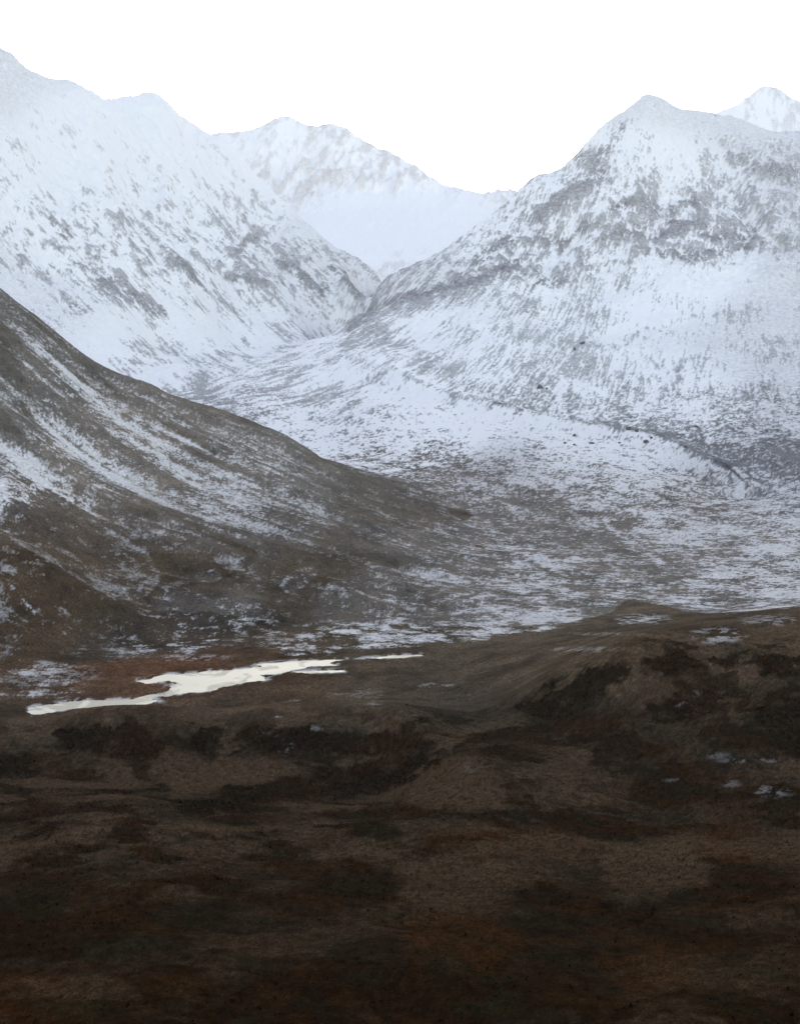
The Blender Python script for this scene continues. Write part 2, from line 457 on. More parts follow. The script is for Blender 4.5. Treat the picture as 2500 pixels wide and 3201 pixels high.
# ------------------------------------------------------------------ snow survey: share of bare ground
BARE = [(200, 250, .02), (100, 350, .06), (50, 220, .02), (300, 300, .04), (300, 380, .08), (500, 400, .14), (420, 330, .08), (300, 500, .22), (150, 480, .2), (50, 450, .14), (600, 470, .3), (700, 570, .36), (520, 520, .34), (560, 500, .4), (300, 630, .5), (240, 610, .5), (150, 620, .45), (160, 650, .45),
        (450, 600, .36), (520, 590, .4), (600, 600, .3), (650, 580, .4), (400, 700, .10), (600, 690, .16), (680, 690, .22), (250, 720, .1), (100, 560, .22), (60, 620, .1), (350, 765, .3), (480, 770, .34), (300, 800, .3), (150, 700, .08), (750, 600, .3), (450, 520, .2), (380, 560, .25),
        (1380, 240, .06), (1310, 330, .5), (1260, 370, .55), (1200, 400, .5), (1140, 450, .45), (1340, 400, .25), (1340, 320, .2), (1400, 430, .62), (1360, 480, .62), (1450, 430, .45), (1550, 400, .35), (1450, 350, .22), (1450, 290, .1), (1660, 340, .5), (1600, 300, .15), (1600, 480, .34), (1650, 440, .3), (1500, 500, .42), (1560, 450, .55), (1000, 590, .75), (950, 610, .75),
        (1080, 555, .5), (1130, 600, .3), (1160, 540, .45), (1200, 590, .4), (1230, 520, .3), (850, 640, .75), (780, 690, .8), (720, 735, .55), (1000, 690, .25), (900, 740, .3), (940, 700, .25), (1100, 750, .5), (1120, 700, .42), (1190, 690, .55), (1180, 740, .55), (1250, 640, .4), (1290, 590, .3), (1350, 590, .12), (1420, 580, .06), (1500, 620, .02),
        (1600, 590, .02), (1660, 640, .03), (1480, 700, .1), (1550, 672, .22), (1350, 680, .1), (1400, 760, .18), (1550, 770, .14), (1680, 800, .3), (1100, 815, .34), (1000, 780, .24), (1300, 830, .26), (1450, 870, .3), (1600, 890, .36), (1560, 940, .5), (1680, 975, .8), (1640, 985, .7), (1690, 900, .3), (1230, 860, .3),
        (900, 860, .10), (1050, 905, .08), (800, 830, .16), (700, 840, .28), (760, 790, .3), (640, 790, .4), (600, 820, .42), (500, 860, .6), (460, 845, .55), (400, 830, .4), (640, 900, .18), (700, 930, .14), (850, 930, .12), (1200, 950, .12), (1350, 960, .16), (1450, 1000, .3), (1200, 925, .12),
        (800, 990, .42), (900, 1010, .6), (1000, 1030, .52), (1150, 1010, .3), (1250, 1030, .35), (1100, 1080, .62), (1300, 1060, .45), (1500, 1070, .5), (1560, 1040, .5), (1650, 1050, .32), (1140, 1090, .68), (1163, 1132, .7), (1233, 1160, .7), (1303, 1164, .68), (1400, 1218, .68), (1150, 1140, .66), (950, 1130, .9), (900, 1085, .92), (1050, 1170, .55), (1180, 1195, .28), (1320, 1150, .62), (1430, 1150, .4),
        (1560, 1170, .5), (1650, 1150, .34), (1650, 1220, .5), (1400, 1230, .66), (1250, 1235, .72), (1100, 1240, .4), (950, 1200, .45), (850, 1180, .5), (800, 1250, .46), (900, 1290, .52), (1050, 1300, .38), (1180, 1300, .34), (1300, 1265, .5), (1500, 1280, .36), (1650, 1260, .28), (780, 1345, .22), (1000, 1345, .3), (700, 1330, .6), (900, 1370, .45), (1180, 1330, .3),
        (80, 1430, .7), (130, 1410, .8), (40, 1390, .8), (250, 1420, 1.1), (300, 1470, 1.2), (550, 1480, 1.2), (800, 1430, 1.05), (1000, 1410, 1.0), (1350, 1328, .8), (1380, 1310, .9), (1240, 1340, 1.0), (1500, 1345, .88), (1540, 1340, .72), (1600, 1330, .9), (1690, 1335, .78), (1300, 1370, .97), (1450, 1375, .95), (1250, 1400, 1.0), (1150, 1390, 1.0),
        (930, 1460, 1.0), (700, 1480, .97), (800, 1480, .95), (1080, 1480, .97), (1190, 1435, .95), (600, 1525, .95)]
BARE_HILL = [
        (30, 680, .82), (100, 770, .5), (10, 800, .92), (40, 860, .85), (150, 850, .5), (90, 820, .55), (200, 950, .46), (350, 890, .6), (250, 850, .6), (300, 1000, .58), (450, 950, .68), (550, 990, .5), (600, 950, .75), (700, 1020, .85), (800, 1075, .92), (620, 1060, .68), (500, 1050, .62), (100, 980, .58), (50, 1035, .52), (200, 1040, .6), (100, 1100, .85),
        (250, 1120, .76), (400, 1100, .58), (500, 1150, .62), (650, 1150, .74), (750, 1150, .78), (100, 1200, .92), (250, 1230, .95), (400, 1190, .8), (550, 1200, .72), (650, 1250, .9), (450, 1250, .9), (100, 1300, .95), (250, 1310, .8), (410, 1300, .6), (480, 1300, .5), (500, 1340, .68), (600, 1310, .78), (700, 1280, .62), (300, 1370, .62), (200, 1370, .8), (400, 1385, .4),
        (550, 1385, .75), (650, 1370, .75), (130, 700, .95), (220, 770, .95), (300, 812, .95), (390, 850, .95), (480, 885, .95), (560, 915, .95), (640, 952, .95), (700, 990, .97), (760, 1016, .97), (900, 1105, .97), (960, 1145, .95)]
BARE += [(u, v, .04) for u, v in ((0, 60), (100, 100), (200, 150), (330, 150), (450, 230), (560, 330), (660, 440), (1150, 300), (1250, 240), (1380, 140), (1500, 180), (1650, 200))]
BARE += [(u, v, 1.25) for u in range(-100, 1900, 200) for v in range(1560, 2500, 120)]
BARE += [(1640, 1690, .86), (1520, 1615, .95), (1445, 1505, .95), (660, 1552, .95)]
hwid = 1 + 5 * smooth(-170, 20, X) * (1 - smooth(1650, 1850, Y))
hmix = smooth(-18, 22, (hill_sd - 30 * (hwid - 1) * 0.4 + 14 * hwid * fbm(X, Y, 40, 4, 79)) / hwid) * (Y > 860)
bare_o = Survey(BARE, 40.0)(U, V)
bare_o = np.where((Y > 1150) & (Y < 2450), 0.5 + (bare_o - 0.5) * 1.3 + 0.08, bare_o)
bare_o = np.where(far > 0.5, bare_o * np.where(left_side, 0.55, 0.50 + 0.34 * (1 - smooth(300, 470, Z))), bare_o)
# moraine: clean front, grey debris and a dark gutter behind the crest
mu_, mv_ = [m[0] for m in moraine], [m[1] for m in moraine]
jit = 5 * fbm(X, Y, 50, 4, 81)
cd = V + jit - np.interp(U, mu_, mv_)                            # below the crest: positive
mm = (Y > 2150) & (Y < 3600) & (U > 815) & (U < 1600)
bare_o = np.where(mm & (cd < 0) & (cd > -70), bare_o + 0.22 * smooth(-70, -20, cd), bare_o)
bare_o = np.where(mm, bare_o + 0.42 * smooth(815, 900, U) * np.exp(-((cd + 5) / 5.0) ** 2) * phi(2.5 * norm(fbm(X, Y, 70, 4, 82)) - 0.6), bare_o)
bare_o = np.where(mm & (cd > 0) & (cd < 60), bare_o + (np.minimum(bare_o, 0.18) - bare_o) * (1 - smooth(25, 60, cd)) * (1 - smooth(1400, 1570, U)), bare_o)
# edge of the thin snow on the lake plain
edge_v = np.interp(U + 10 * jit, [-400, 300, 700, 850, 1000, 1150, 1240, 1290, 1345, 1430, 1520, 1600, 1706, 1900], [1440, 1412, 1396, 1378, 1366, 1349, 1327, 1302, 1284, 1299, 1309, 1303, 1293, 1282])
past = smooth(-5, 5, V + 1.2 * jit - edge_v) * (U > 640)
bare_o = bare_o + np.maximum(0, 1.2 - bare_o) * past * np.where((U > 1290) & (V < 1372), 0.86, 1.0)
bare_h = Survey(BARE_HILL, 40.0)(U, V)
bare_h = np.minimum(bare_h + 0.00 + 0.06 * smooth(1000, 1120, V), np.maximum(bare_h, 0.96))
bare_h = bare_h + 0.16 * smooth(1060, 1200, V) * (bare_h < 0.9)
bare = bare_o + (np.minimum(bare_h, 0.93 + 0.12 * (V > 1180)) - bare_o) * hmix
# dark lines: gutter behind the moraine, stream courses, cliff bands (u, v path, half width, amount)
BANDS = [([(1245, 340), (1285, 375), (1230, 400), (1180, 425), (1140, 460)], 24, .5), ([(1330, 265), (1300, 310), (1255, 350)], 16, .4), ([(1310, 440), (1360, 428), (1420, 442), (1485, 430)], 15, .34), ([(1430, 472), (1495, 480)], 12, .3), ([(1330, 492), (1400, 502), (1455, 488)], 13, .32),
         ([(990, 603), (1050, 583), (1110, 560)], 13, .34), ([(830, 642), (900, 625), (990, 605)], 12, .32), ([(745, 700), (800, 657)], 14, .34), ([(1150, 500), (1200, 520), (1245, 482)], 15, .28), ([(1560, 330), (1620, 352), (1700, 372)], 18, .3),
         ([(1500, 502), (1600, 512)], 10, .25), ([(1370, 540), (1500, 546), (1600, 522)], 9, .22), ([(1130, 610), (1200, 600)], 10, .2), ([(1100, 500), (1060, 530), (1010, 560)], 12, .25),
         ([(130, 640), (185, 662)], 13, .36), ([(215, 600), (290, 640), (350, 660)], 19, .36), ([(490, 588), (565, 606)], 10, .34), ([(605, 560), (665, 600)], 13, .34), ([(508, 535), (525, 515), (550, 503)], 8, .5), ([(640, 590), (690, 622)], 11, .3), ([(110, 470), (150, 510)], 12, .2), ([(380, 560), (430, 600)], 12, .2), ([(700, 565), (770, 625)], 9, .3)]
LINES = BANDS + [([(870, 805), (940, 835), (1010, 852), (1090, 866), (1115, 878)], 5, .3), ([(1300, 905), (1360, 915), (1430, 930), (1500, 972), (1560, 1000)], 9, .4),
         ([(1613, 1087), (1603, 1127), (1573, 1152), (1533, 1172), (1493, 1192), (1473, 1208), (1420, 1232), (1380, 1262), (1340, 1285)], 5, .17), ([(1573, 1152), (1533, 1172), (1493, 1192)], 10, .15),
         ([(1118, 1067), (1140, 1100), (1163, 1132), (1233, 1160), (1303, 1164), (1353, 1187), (1403, 1214)], 26, .12), ([(880, 960), (930, 985), (1000, 1000)], 5, .15),
         ([(1590, 1035), (1560, 1070), (1500, 1085), (1470, 1095), (1520, 1108)], 4, .4), ([(1350, 1040), (1420, 1042), (1480, 1030)], 4, .35), ([(1250, 1095), (1330, 1085), (1400, 1062)], 4, .3), ([(940, 1085), (1050, 1110), (1130, 1150)], 8, .12),
         ([(1020, 1165), (1100, 1190), (1160, 1215)], 7, .4), ([(1340, 1285), (1390, 1290), (1450, 1302)], 5, .4), ([(1500, 1285), (1540, 1275), (1520, 1262)], 4, .4), ([(1540, 370), (1580, 430), (1600, 490)], 9, .35),
         ([(420, 845), (490, 855), (520, 868)], 9, .4), ([(500, 545), (520, 520), (550, 505)], 8, .45), ([(580, 745), (625, 742)], 6, .4), ([(0, 730), (30, 800), (70, 870)], 18, .35)]
wu = U + np.where(Y < 2500, 26, 10) * fbm(X, Y * 0.14, 34, 6, 83, 0.6)
wv = V + 9 * fbm(X, Y * 0.14, 34, 6, 89, 0.6)
bandf = np.zeros_like(X)
for path, w, amt in LINES:
    us, vs = [p[0] for p in path], [p[1] for p in path]
    m = (U > min(us) - 60) & (U < max(us) + 60) & (V > min(vs) - 60) & (V < max(vs) + 60)
    e_ = np.exp(-(seg_dist(wu[m], wv[m], path) / w) ** 2)
    bare[m] += amt * e_
    if Y[m].min() > 0 and (path, w, amt) in BANDS:
        bandf[m] = np.maximum(bandf[m], e_)
# long gullies of the brown hillside: turf ribs and snow-filled runnels
hu_, hv_ = U + 7 * fbm(X, Y * 0.5, 50, 4, 171), V + 5 * fbm(X, Y * 0.5, 50, 4, 173)
for path, w, amt in [([(0, 690), (120, 825), (260, 955), (390, 1040)], 9, .3), ([(110, 755), (250, 868), (400, 958), (530, 1012)], 8, .32), ([(70, 670), (200, 800), (330, 893), (460, 958)], 7, .25), ([(0, 880), (100, 995), (220, 1062), (330, 1100)], 10, .3), ([(230, 830), (340, 905), (470, 972)], 6, .25), ([(160, 980), (290, 1060), (430, 1130), (540, 1180)], 8, .25),
                     ([(30, 690), (150, 800), (300, 900), (430, 955)], 5, -.3), ([(60, 870), (190, 985), (330, 1065), (450, 1110)], 5, -.3), ([(0, 800), (110, 920), (230, 1010), (350, 1075)], 5, -.28), ([(280, 860), (390, 940), (500, 990)], 4, -.25), ([(0, 950), (90, 1030), (170, 1065)], 6, -.25), ([(330, 985), (430, 1045), (560, 1100)], 5, -.22), ([(20, 1240), (60, 1290), (95, 1330)], 4, -.3)]:
    us, vs = [p[0] for p in path], [p[1] for p in path]
    m = (U > min(us) - 60) & (U < max(us) + 60) & (V > min(vs) - 60) & (V < max(vs) + 60) & (hmix > 0.5)
    bare[m] += amt * np.exp(-(seg_dist(hu_[m], hv_[m], path) / w) ** 2)
# pale lines: snow lying in gullies
PALE = [([(1573, 1027), (1583, 1047), (1563, 1062), (1503, 1078), (1483, 1084)], 4, .5), ([(1300, 1120), (1340, 1155), (1400, 1200), (1420, 1208)], 7, .35), ([(1440, 1140), (1500, 1128)], 9, .3), ([(1090, 1185), (1180, 1195), (1260, 1205)], 11, .35), ([(1590, 1170), (1680, 1175)], 9, .3), ([(0, 940), (60, 1000), (95, 1030)], 7, .4), ([(290, 940), (360, 975), (420, 1010)], 4, .3), ([(1570, 1000), (1600, 1040), (1560, 1070)], 5, .4), ([(1150, 1210), (1230, 1214)], 5, .45), ([(1330, 1150), (1345, 1170), (1400, 1200)], 6, .3),
        ([(260, 900), (330, 935), (400, 950)], 4, .25), ([(720, 1345), (800, 1340), (830, 1335)], 7, .3), ([(1330, 1330), (1370, 1322), (1420, 1316)], 5, .45)]
for path, w, amt in PALE:
    us, vs = [p[0] for p in path], [p[1] for p in path]
    m = (U > min(us) - 60) & (U < max(us) + 60) & (V > min(vs) - 60) & (V < max(vs) + 60)
    bare[m] -= amt * np.exp(-(seg_dist(wu[m], wv[m], path) / w) ** 2)

bare = np.where((hmix >= 0.5) & (V < 1150), np.minimum(bare, 0.94), bare)
bare = np.where(far > 0.4, np.minimum(bare, 0.80), np.where((Y > 1150) & (hmix < 0.5) & (bare < 1.05), np.minimum(bare, 0.86), bare))
dzx = np.gradient(Z, axis=1) / np.gradient(X, axis=1)
dzy = (np.gradient(Z, axis=0) - dzx * gxr) / gyr
steep = np.hypot(dzx, dzy)
for _ in range(2):
    steep[1:-1, 1:-1] = 0.2 * (steep[1:-1, 1:-1] + steep[:-2, 1:-1] + steep[2:, 1:-1] + steep[1:-1, :-2] + steep[1:-1, 2:])
lapl = np.hypot(gzx, gzy)
rough = norm(np.clip(steep - lapl, -1.5, 1.5))
grain = nc
th = np.where(left_side, -0.85, np.radians(np.interp(X, [-150, 100, 450, 800], [38, 42, 55, 65]))).astype(np.float32)
al = X * np.cos(th) + (Z + 0.25 * Y) * np.sin(th)
cr_ = -X * np.sin(th) + (Z + 0.25 * Y) * np.cos(th)
cluster = norm(fbm(X, Z * 1.3 + 0.2 * Y, 110, 3, 97))
crag = norm(fbm(al / 2.3, cr_, 15, 5, 99, 0.72))
streak = norm(fbm(al / 6.5, cr_ + 4 * fbm(X, Y, 60, 3, 98), 7.5, 4, 100, 0.65))
streak_w = norm(fbm(al / 5.0, cr_, 28, 3, 102, 0.6))
crag_s = norm(fbm(al / 1.7, cr_, 6, 3, 101, 0.7))
patch = norm(fbm(X, Y * 0.6, 55, 6, 97, 0.62))
patch_s = norm(fbm(X, Y * 0.75, 12, 5, 105, 0.7))
talus = 1 - smooth(300, 470, Z)


def blur(a, k, m):                                              # box blur over k rows, m columns
    for n_, ax in ((k, 0), (m, 1)):
        p = np.concatenate([np.repeat(np.take(a, [0], ax), n_ + 1, ax), a, np.repeat(np.take(a, [-1], ax), n_, ax)], ax).astype(np.float64)
        cs = np.cumsum(p, axis=ax)
        L_ = a.shape[ax]
        a = (np.take(cs, np.arange(2 * n_ + 1, 2 * n_ + 1 + L_), ax) - np.take(cs, np.arange(L_), ax)) / (2 * n_ + 1)
    return a.astype(np.float32)


def fnorm(a):
    sd = a[(far > 0.5) & (up > 0.3)].std()
    return np.clip(a / sd, -2.5, 2.5)


Zd = Z - (Z0 + 0)
curv1 = fnorm(Zd - blur(Zd, 4, 4))
curv2 = fnorm(blur(Zd, 2, 2) - blur(Zd, 14, 12))
rough = fnorm(blur(steep - lapl, 2, 1))
n_rock = 0.20 * cluster + 0.38 * crag + 0.30 * crag_s + 0.50 * rough + 0.45 * curv1 + 0.25 * curv2 + 0.30 * streak + 0.25 * streak_w + 0.15 * grain
n_talus = 0.55 * cluster + 0.15 * crag + 0.28 * crag_s + 0.80 * streak + 0.50 * streak_w + 0.25 * st_a + 0.25 * grain
n_mtn = n_rock + (n_talus * 0.85 - n_rock) * talus
crag_h = norm(fbm(X, Z + 0.3 * Y, 9, 5, 107, 0.7))
lowh = smooth(1500, 1050, Y) if False else 1 - smooth(1050, 1450, Y)          # lower hillside: patches rather than streaks
n_hill = 0.45 * (1 - lowh) * st_d + (0.75 - 0.45 * lowh) * st_a + (0.70 - 0.35 * lowh) * st_b + (0.22 + 0.58 * lowh) * patch_s + (0.3 + 0.35 * lowh) * patch + 0.35 * crag_h + 0.5 * grain
pl = 1 - smooth(1050, 1250, Y)
chan = norm(fbm(X + 25 * fbm(X, Y, 90, 3, 52), Y * 0.9, 80, 5, 54, 0.6, ridged=True))
arcs = norm(fbm(X + 30 * fbm(X, Y * 0.3, 60, 3, 56), Y * 0.28 + 0.4 * X, 38, 5, 58, 0.62, ridged=True))
fine_s = norm(fbm(X + 0.25 * Y, Y * 0.9, 10, 4, 62, 0.7))
fine_t = norm(fbm(X - 0.35 * Y, Y * 0.7, 5, 3, 64, 0.7))
n_mid = 0.40 * arcs + 0.30 * norm(mid_t) + (0.75 * fine_s + 0.5 * fine_t) * (1 - pl) + 0.35 * chan + 0.35 * (1 - pl) * st_b + 0.35 * norm(fbm(X, Y * 1.2, 9, 4, 103, 0.65)) + 0.25 * (1 - pl) * st_a + 0.3 * patch + 0.4 * grain + 0.5 * pl * patch_s
fw = far / np.sqrt(far ** 2 + (1 - far) ** 2)
fv = (1 - far) / np.sqrt(far ** 2 + (1 - far) ** 2)
N = fw * n_mtn + fv * (hillw * n_hill / 1.25 + (1 - hillw) * n_mid / 1.35)
ramp = np.where(far > 0.4, np.clip(1.1 * bare + 0.03, 0.05, 0.36), np.clip(1.2 * bare + 0.05, 0.08, 0.5))
snow = np.clip((phi(-N) - bare + 0.5 * ramp) / ramp, 0, 1)
snow = snow * snow * (3 - 2 * snow)
HI = [(300, 400, 1.0), (1300, 500, 1.0), (900, 870, .98), (1300, 940, .95), (1300, 1030, .76), (1450, 1080, .66), (1500, 1150, .62), (1100, 1080, .62), (1250, 1120, .6), (1100, 1150, .6), (1000, 1300, .58), (1300, 1290, .60), (1650, 1250, .66), (800, 1340, .60), (200, 950, .70), (80, 1020, .72), (500, 990, .66), (700, 1050, .55), (500, 1150, .56), (300, 1150, .5), (100, 1250, .45), (500, 1320, .58), (700, 1290, .55),
             (300, 1370, .5), (600, 1380, .5), (900, 1450, .5), (1350, 1325, .7), (1550, 1340, .6), (100, 1430, .45), (1200, 1440, .45), (1650, 1690, .32), (1520, 1615, .35), (850, 1800, .3), (850, 2100, .3), (640, 890, .95), (720, 930, .95), (560, 850, .95), (450, 830, .95)]
HK = {(200, 950), (80, 1020), (500, 990), (700, 1050), (500, 1150), (300, 1150), (100, 1250), (500, 1320), (700, 1290), (300, 1370), (600, 1380)}
hi_o = Survey([r for r in HI if r[:2] not in HK], 70.0)(U, V)
hi = hi_o + (Survey([r for r in HI if r[:2] in HK], 70.0)(U, V) - hi_o) * hmix
lo = (0.38 - 0.16 * bandf + 0.04 * talus + np.where(left_side, 0.34, 0.12) * smooth(450, 900, Z)) * far + (1 - far) * np.where(Y > 1100, 0.07 - 0.03 * hmix * smooth(1000, 1150, V), 0.0)  # snow dusting on rock; its rise with height paints in the haze fade
hi = hi - 0.07 * (1 - far) * (Y > 1100)
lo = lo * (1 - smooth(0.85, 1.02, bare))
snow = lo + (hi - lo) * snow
snow *= 1 - smooth(0.98, 1.12, bare)
k_sp = phi(2.2 * norm(fbm(X, Y * 0.6, 8.0, 5, 161, 0.7)) - 0.5)
for u0, v0, ru, rv, amt in [(1640, 1688, 42, 11, .42), (1560, 1672, 18, 6, .3), (1515, 1612, 40, 6, .3), (1600, 1622, 70, 4, .4), (1450, 1503, 16, 6, .45), (1480, 1478, 14, 5, .3), (590, 1528, 9, 3, .8), (660, 1553, 30, 5, .45), (560, 1560, 20, 6, .25), (760, 1480, 50, 10, .3), (930, 1462, 30, 5, .4), (800, 1500, 14, 5, .4), (1440, 1665, 22, 4, .25),
                            (1530, 1355, 45, 14, .6), (1640, 1322, 50, 10, .45), (1370, 1320, 48, 9, .75), (1240, 1385, 60, 5, .35), (1290, 1352, 60, 3, .4), (140, 1440, 60, 18, .3), (60, 1450, 50, 12, .3), (400, 1402, 70, 6, .5), (1000, 1640, 14, 10, .12), (870, 1760, 10, 5, .2), (600, 1500, 20, 4, .2)]:
    q = ((U - u0) / ru) ** 2 + ((V - v0) / rv) ** 2
    m = (q < 6) & (Y < 1300)
    snow[m] = np.maximum(snow[m], np.where(V[m] > 1470, 0.28, 0.5) * amt * np.exp(-q[m] * 0.8) ** 0.5 * smooth(0.5, 0.95, k_sp[m] * (1.2 - 0.25 * q[m])))
shore = (lsd > -4) & (lsd < 0.5)
snow[shore] = np.maximum(snow[shore], 0.42 * smooth(-3.2, 0, lsd[shore]) * smooth(0.35, 0.8, phi(norm(fbm(X[shore], Y[shore] * 0.5, 8, 4, 165)))))
print('snow', round(time.time() - T0, 1))

# ------------------------------------------------------------------ ground colour under the snow
GROUND = [(300, 500, .13, .125, .13), (600, 550, .12, .115, .12), (1300, 400, .13, .12, .115), (1000, 600, .10, .095, .105), (1500, 450, .13, .12, .125), (1200, 750, .13, .13, .125), (1650, 950, .085, .08, .085), (800, 680, .10, .095, .10),
          (600, 820, .11, .105, .10), (1000, 850, .12, .12, .12), (1400, 850, .13, .13, .13), (900, 1050, .085, .064, .047), (1200, 1100, .088, .068, .050), (1500, 1150, .092, .072, .054), (1300, 1230, .08, .062, .042), (1000, 1200, .085, .064, .046),
          (30, 800, .07, .058, .042), (300, 950, .095, .073, .05), (600, 1000, .085, .067, .048), (800, 1080, .068, .053, .037), (100, 1200, .058, .039, .023), (300, 1250, .054, .038, .023), (500, 1200, .062, .047, .032), (650, 1250, .056, .043, .029), (400, 1350, .042, .034, .026),
          (250, 1430, .11, .055, .030), (150, 1460, .075, .042, .025), (350, 1415, .10, .050, .028), (600, 1470, .08, .050, .029), (800, 1430, .078, .059, .040), (1000, 1420, .078, .060, .041), (1200, 1370, .076, .058, .039), (1500, 1340, .068, .050, .033), (1650, 1320, .066, .048, .031),
          (900, 1490, .060, .047, .034), (1000, 1530, .042, .035, .027), (100, 1530, .065, .050, .034), (300, 1525, .068, .053, .036), (550, 1530, .065, .050, .034), (750, 1530, .062, .048, .032), (1200, 1420, .07, .053, .036), (1500, 1385, .058, .044, .030)]
GROUND += [(u, v, .032, .023, .0150) for u in range(-100, 1900, 250) for v in (1580, 1680, 1800)]
GROUND += [(u, v, .0145, .0098, .0060) for u in range(-100, 1900, 250) for v in (1920, 2050, 2200, 2400)]  # nearest heath darker: lens vignette painted into its colour
HILL_KEYS = {(30, 800), (300, 950), (600, 1000), (800, 1080), (100, 1200), (300, 1250), (500, 1200), (650, 1250), (400, 1350)}
ground_o = Survey([r for r in GROUND if r[:2] not in HILL_KEYS], 70.0)(U, V)
ground_h = Survey([r for r in GROUND if r[:2] in HILL_KEYS], 70.0)(U, V)
g = ground_o + (ground_h - ground_o) * hmix[..., None]
# heath of the moor: tawny grass, dark shrub, rust, green
hwx = X + 18 * fbm(X, Y, 40, 4, 108, 0.6)
hwy = Y + 30 * fbm(X, Y, 50, 4, 109, 0.6)
k1 = norm(fbm(hwx + 0.3 * hwy, hwy * 0.62, 29, 5, 111, 0.55))
k2 = norm(fbm(X + 0.3 * Y, Y * 0.62, 17, 5, 117, 0.6))
k3 = norm(fbm(X - 0.3 * Y, Y * 0.6, 40, 4, 121, 0.55))
k5 = norm(fbm(X, Y * 0.7, 2.6, 3, 129, 0.75))
k4 = norm(fbm(X, Y * 0.6, 8, 4, 127, 0.6))
DARK = [[(90, 1588), (150, 1558), (240, 1548), (290, 1533), (350, 1600), (345, 1628), (260, 1622), (210, 1600), (130, 1598)], [(400, 1570), (420, 1542), (482, 1548), (476, 1600), (452, 1618), (405, 1602), (370, 1575)],
        [(500, 1560), (560, 1556), (700, 1558), (850, 1562), (940, 1580), (905, 1602), (760, 1612), (600, 1602), (505, 1603)], [(-50, 1620), (60, 1598), (110, 1625), (60, 1655), (-50, 1655)],
        [(620, 1650), (800, 1625), (900, 1600), (925, 1630), (830, 1690), (700, 1702), (520, 1725), (400, 1740), (370, 1715), (500, 1690)],
        [(1095, 1512), (1180, 1466), (1260, 1430), (1345, 1408), (1350, 1440), (1270, 1482), (1200, 1545), (1150, 1535)], [(1390, 1412), (1505, 1394), (1480, 1430), (1440, 1452), (1400, 1440)], [(1520, 1400), (1565, 1394), (1552, 1432), (1530, 1422)],
        [(1600, 1404), (1800, 1388), (1800, 1460), (1620, 1440)], [(1400, 1505), (1480, 1468), (1540, 1480), (1470, 1545), (1400, 1545)], [(1600, 1510), (1800, 1480), (1800, 1660), (1620, 1570)]]
RUST = [[(870, 1782), (1000, 1762), (1180, 1770), (1265, 1800), (1200, 1835), (1050, 1806), (900, 1805)], [(860, 1960), (1000, 1930), (1120, 2000), (1050, 2080), (880, 2060)], [(1450, 1780), (1600, 1760), (1706, 1830), (1560, 1850)], [(0, 2080), (150, 2060), (200, 2184), (0, 2184)], [(1250, 2030), (1420, 2010), (1500, 2090), (1350, 2130)]]
TAWNY = [[(900, 1640), (1000, 1610), (1080, 1660), (1060, 1720), (930, 1730), (850, 1700)], [(470, 1560), (500, 1560), (510, 1610), (470, 1625)], [(300, 1580), (420, 1620), (600, 1625), (640, 1650), (380, 1690), (330, 1650)], [(850, 1840), (1050, 1830), (1180, 1870), (1000, 1930), (860, 1920)],
         [(1290, 1830), (1450, 1790), (1520, 1880), (1300, 1940)], [(80, 2090), (250, 2080), (300, 2130), (120, 2140)], [(1380, 1440), (1440, 1460), (1400, 1500), (1340, 1500)], [(60, 1545), (330, 1520), (560, 1524), (560, 1538), (300, 1530), (80, 1562)]]
moorm = Y < 760
mu = (U + 9 * k2 + 8 * k4)[moorm]
mv = (V + 4 * k1 + 4 * k4)[moorm]


def mask(polys, soft):
    out = np.zeros(X.shape, np.float32)
    o = np.full(mu.shape, -1e3, np.float32)
    for p in polys:
        o = np.maximum(o, poly_sd(mu, mv, p))
    out[moorm] = smooth(-soft, soft, o)
    return out


mD, mR, mT = mask(DARK, 7), mask(RUST, 18), mask(TAWNY, 16)


def mixc(base, col, w):
    return base + (np.array(col, np.float32) - base) * w[..., None]


g = g * (1 + 0.16 * k3 + 0.12 * k4)[..., None]
vegw = (1 - smooth(655, 720, Y)) * 0.68 + 0.32 * (1 - smooth(900, 1150, Y))
g = mixc(g, (.0105, .0055, .0022), vegw * 0.85 * smooth(-0.1, 0.7, k1 + 0.35 * k4 - 1.2 * mT))
g = mixc(g, (.025, .0115, .0045), vegw * (0.4 * smooth(0.5, 1.4, k2 - 0.4 * k3) + 0.6 * mR))
g = mixc(g, (.0105, .0105, .0055), vegw * 0.55 * smooth(0.7, 1.4, -k2 + 0.4 * k4))
g = mixc(g, (.046, .031, .0195), vegw * np.clip(0.5 * smooth(0.3, 1.5, k3 - k1 * 0.5 + 0.3 * k4) + 0.9 * mT, 0, 1) * (0.45 + 0.55 * (1 - smooth(1750, 1950, V))))
dcol = np.where((k3 > 0.2)[..., None], np.array((.0165, .0080, .0034)), np.array((.0120, .0078, .0036)))
g = g + (dcol - g) * (0.95 * mD * smooth(-2.6, -1.2, k4 + 0.5 * k1 + 0.4 * k5))[..., None]
g = g * (1 + 0.18 * vegw * np.clip(k5, -2, 2))[..., None]
ochre = hillw * smooth(0.5, 1.6, norm(fbm(X, Y, 120, 4, 131)))
g = mixc(g, (.075, .048, .026), 0.5 * ochre * smooth(1400, 1000, Y) if False else 0.5 * ochre * (1 - smooth(1100, 1500, Y)))
g = g * np.array((1.04, 0.97, 0.86), np.float32) ** (vegw[..., None])
g = np.clip(g * (1 + (0.10 + 0.16 * vegw) * np.clip(grain, -2.2, 2.2))[..., None], 0.002, 1)
print('colour', round(time.time() - T0, 1))

# ------------------------------------------------------------------ materials


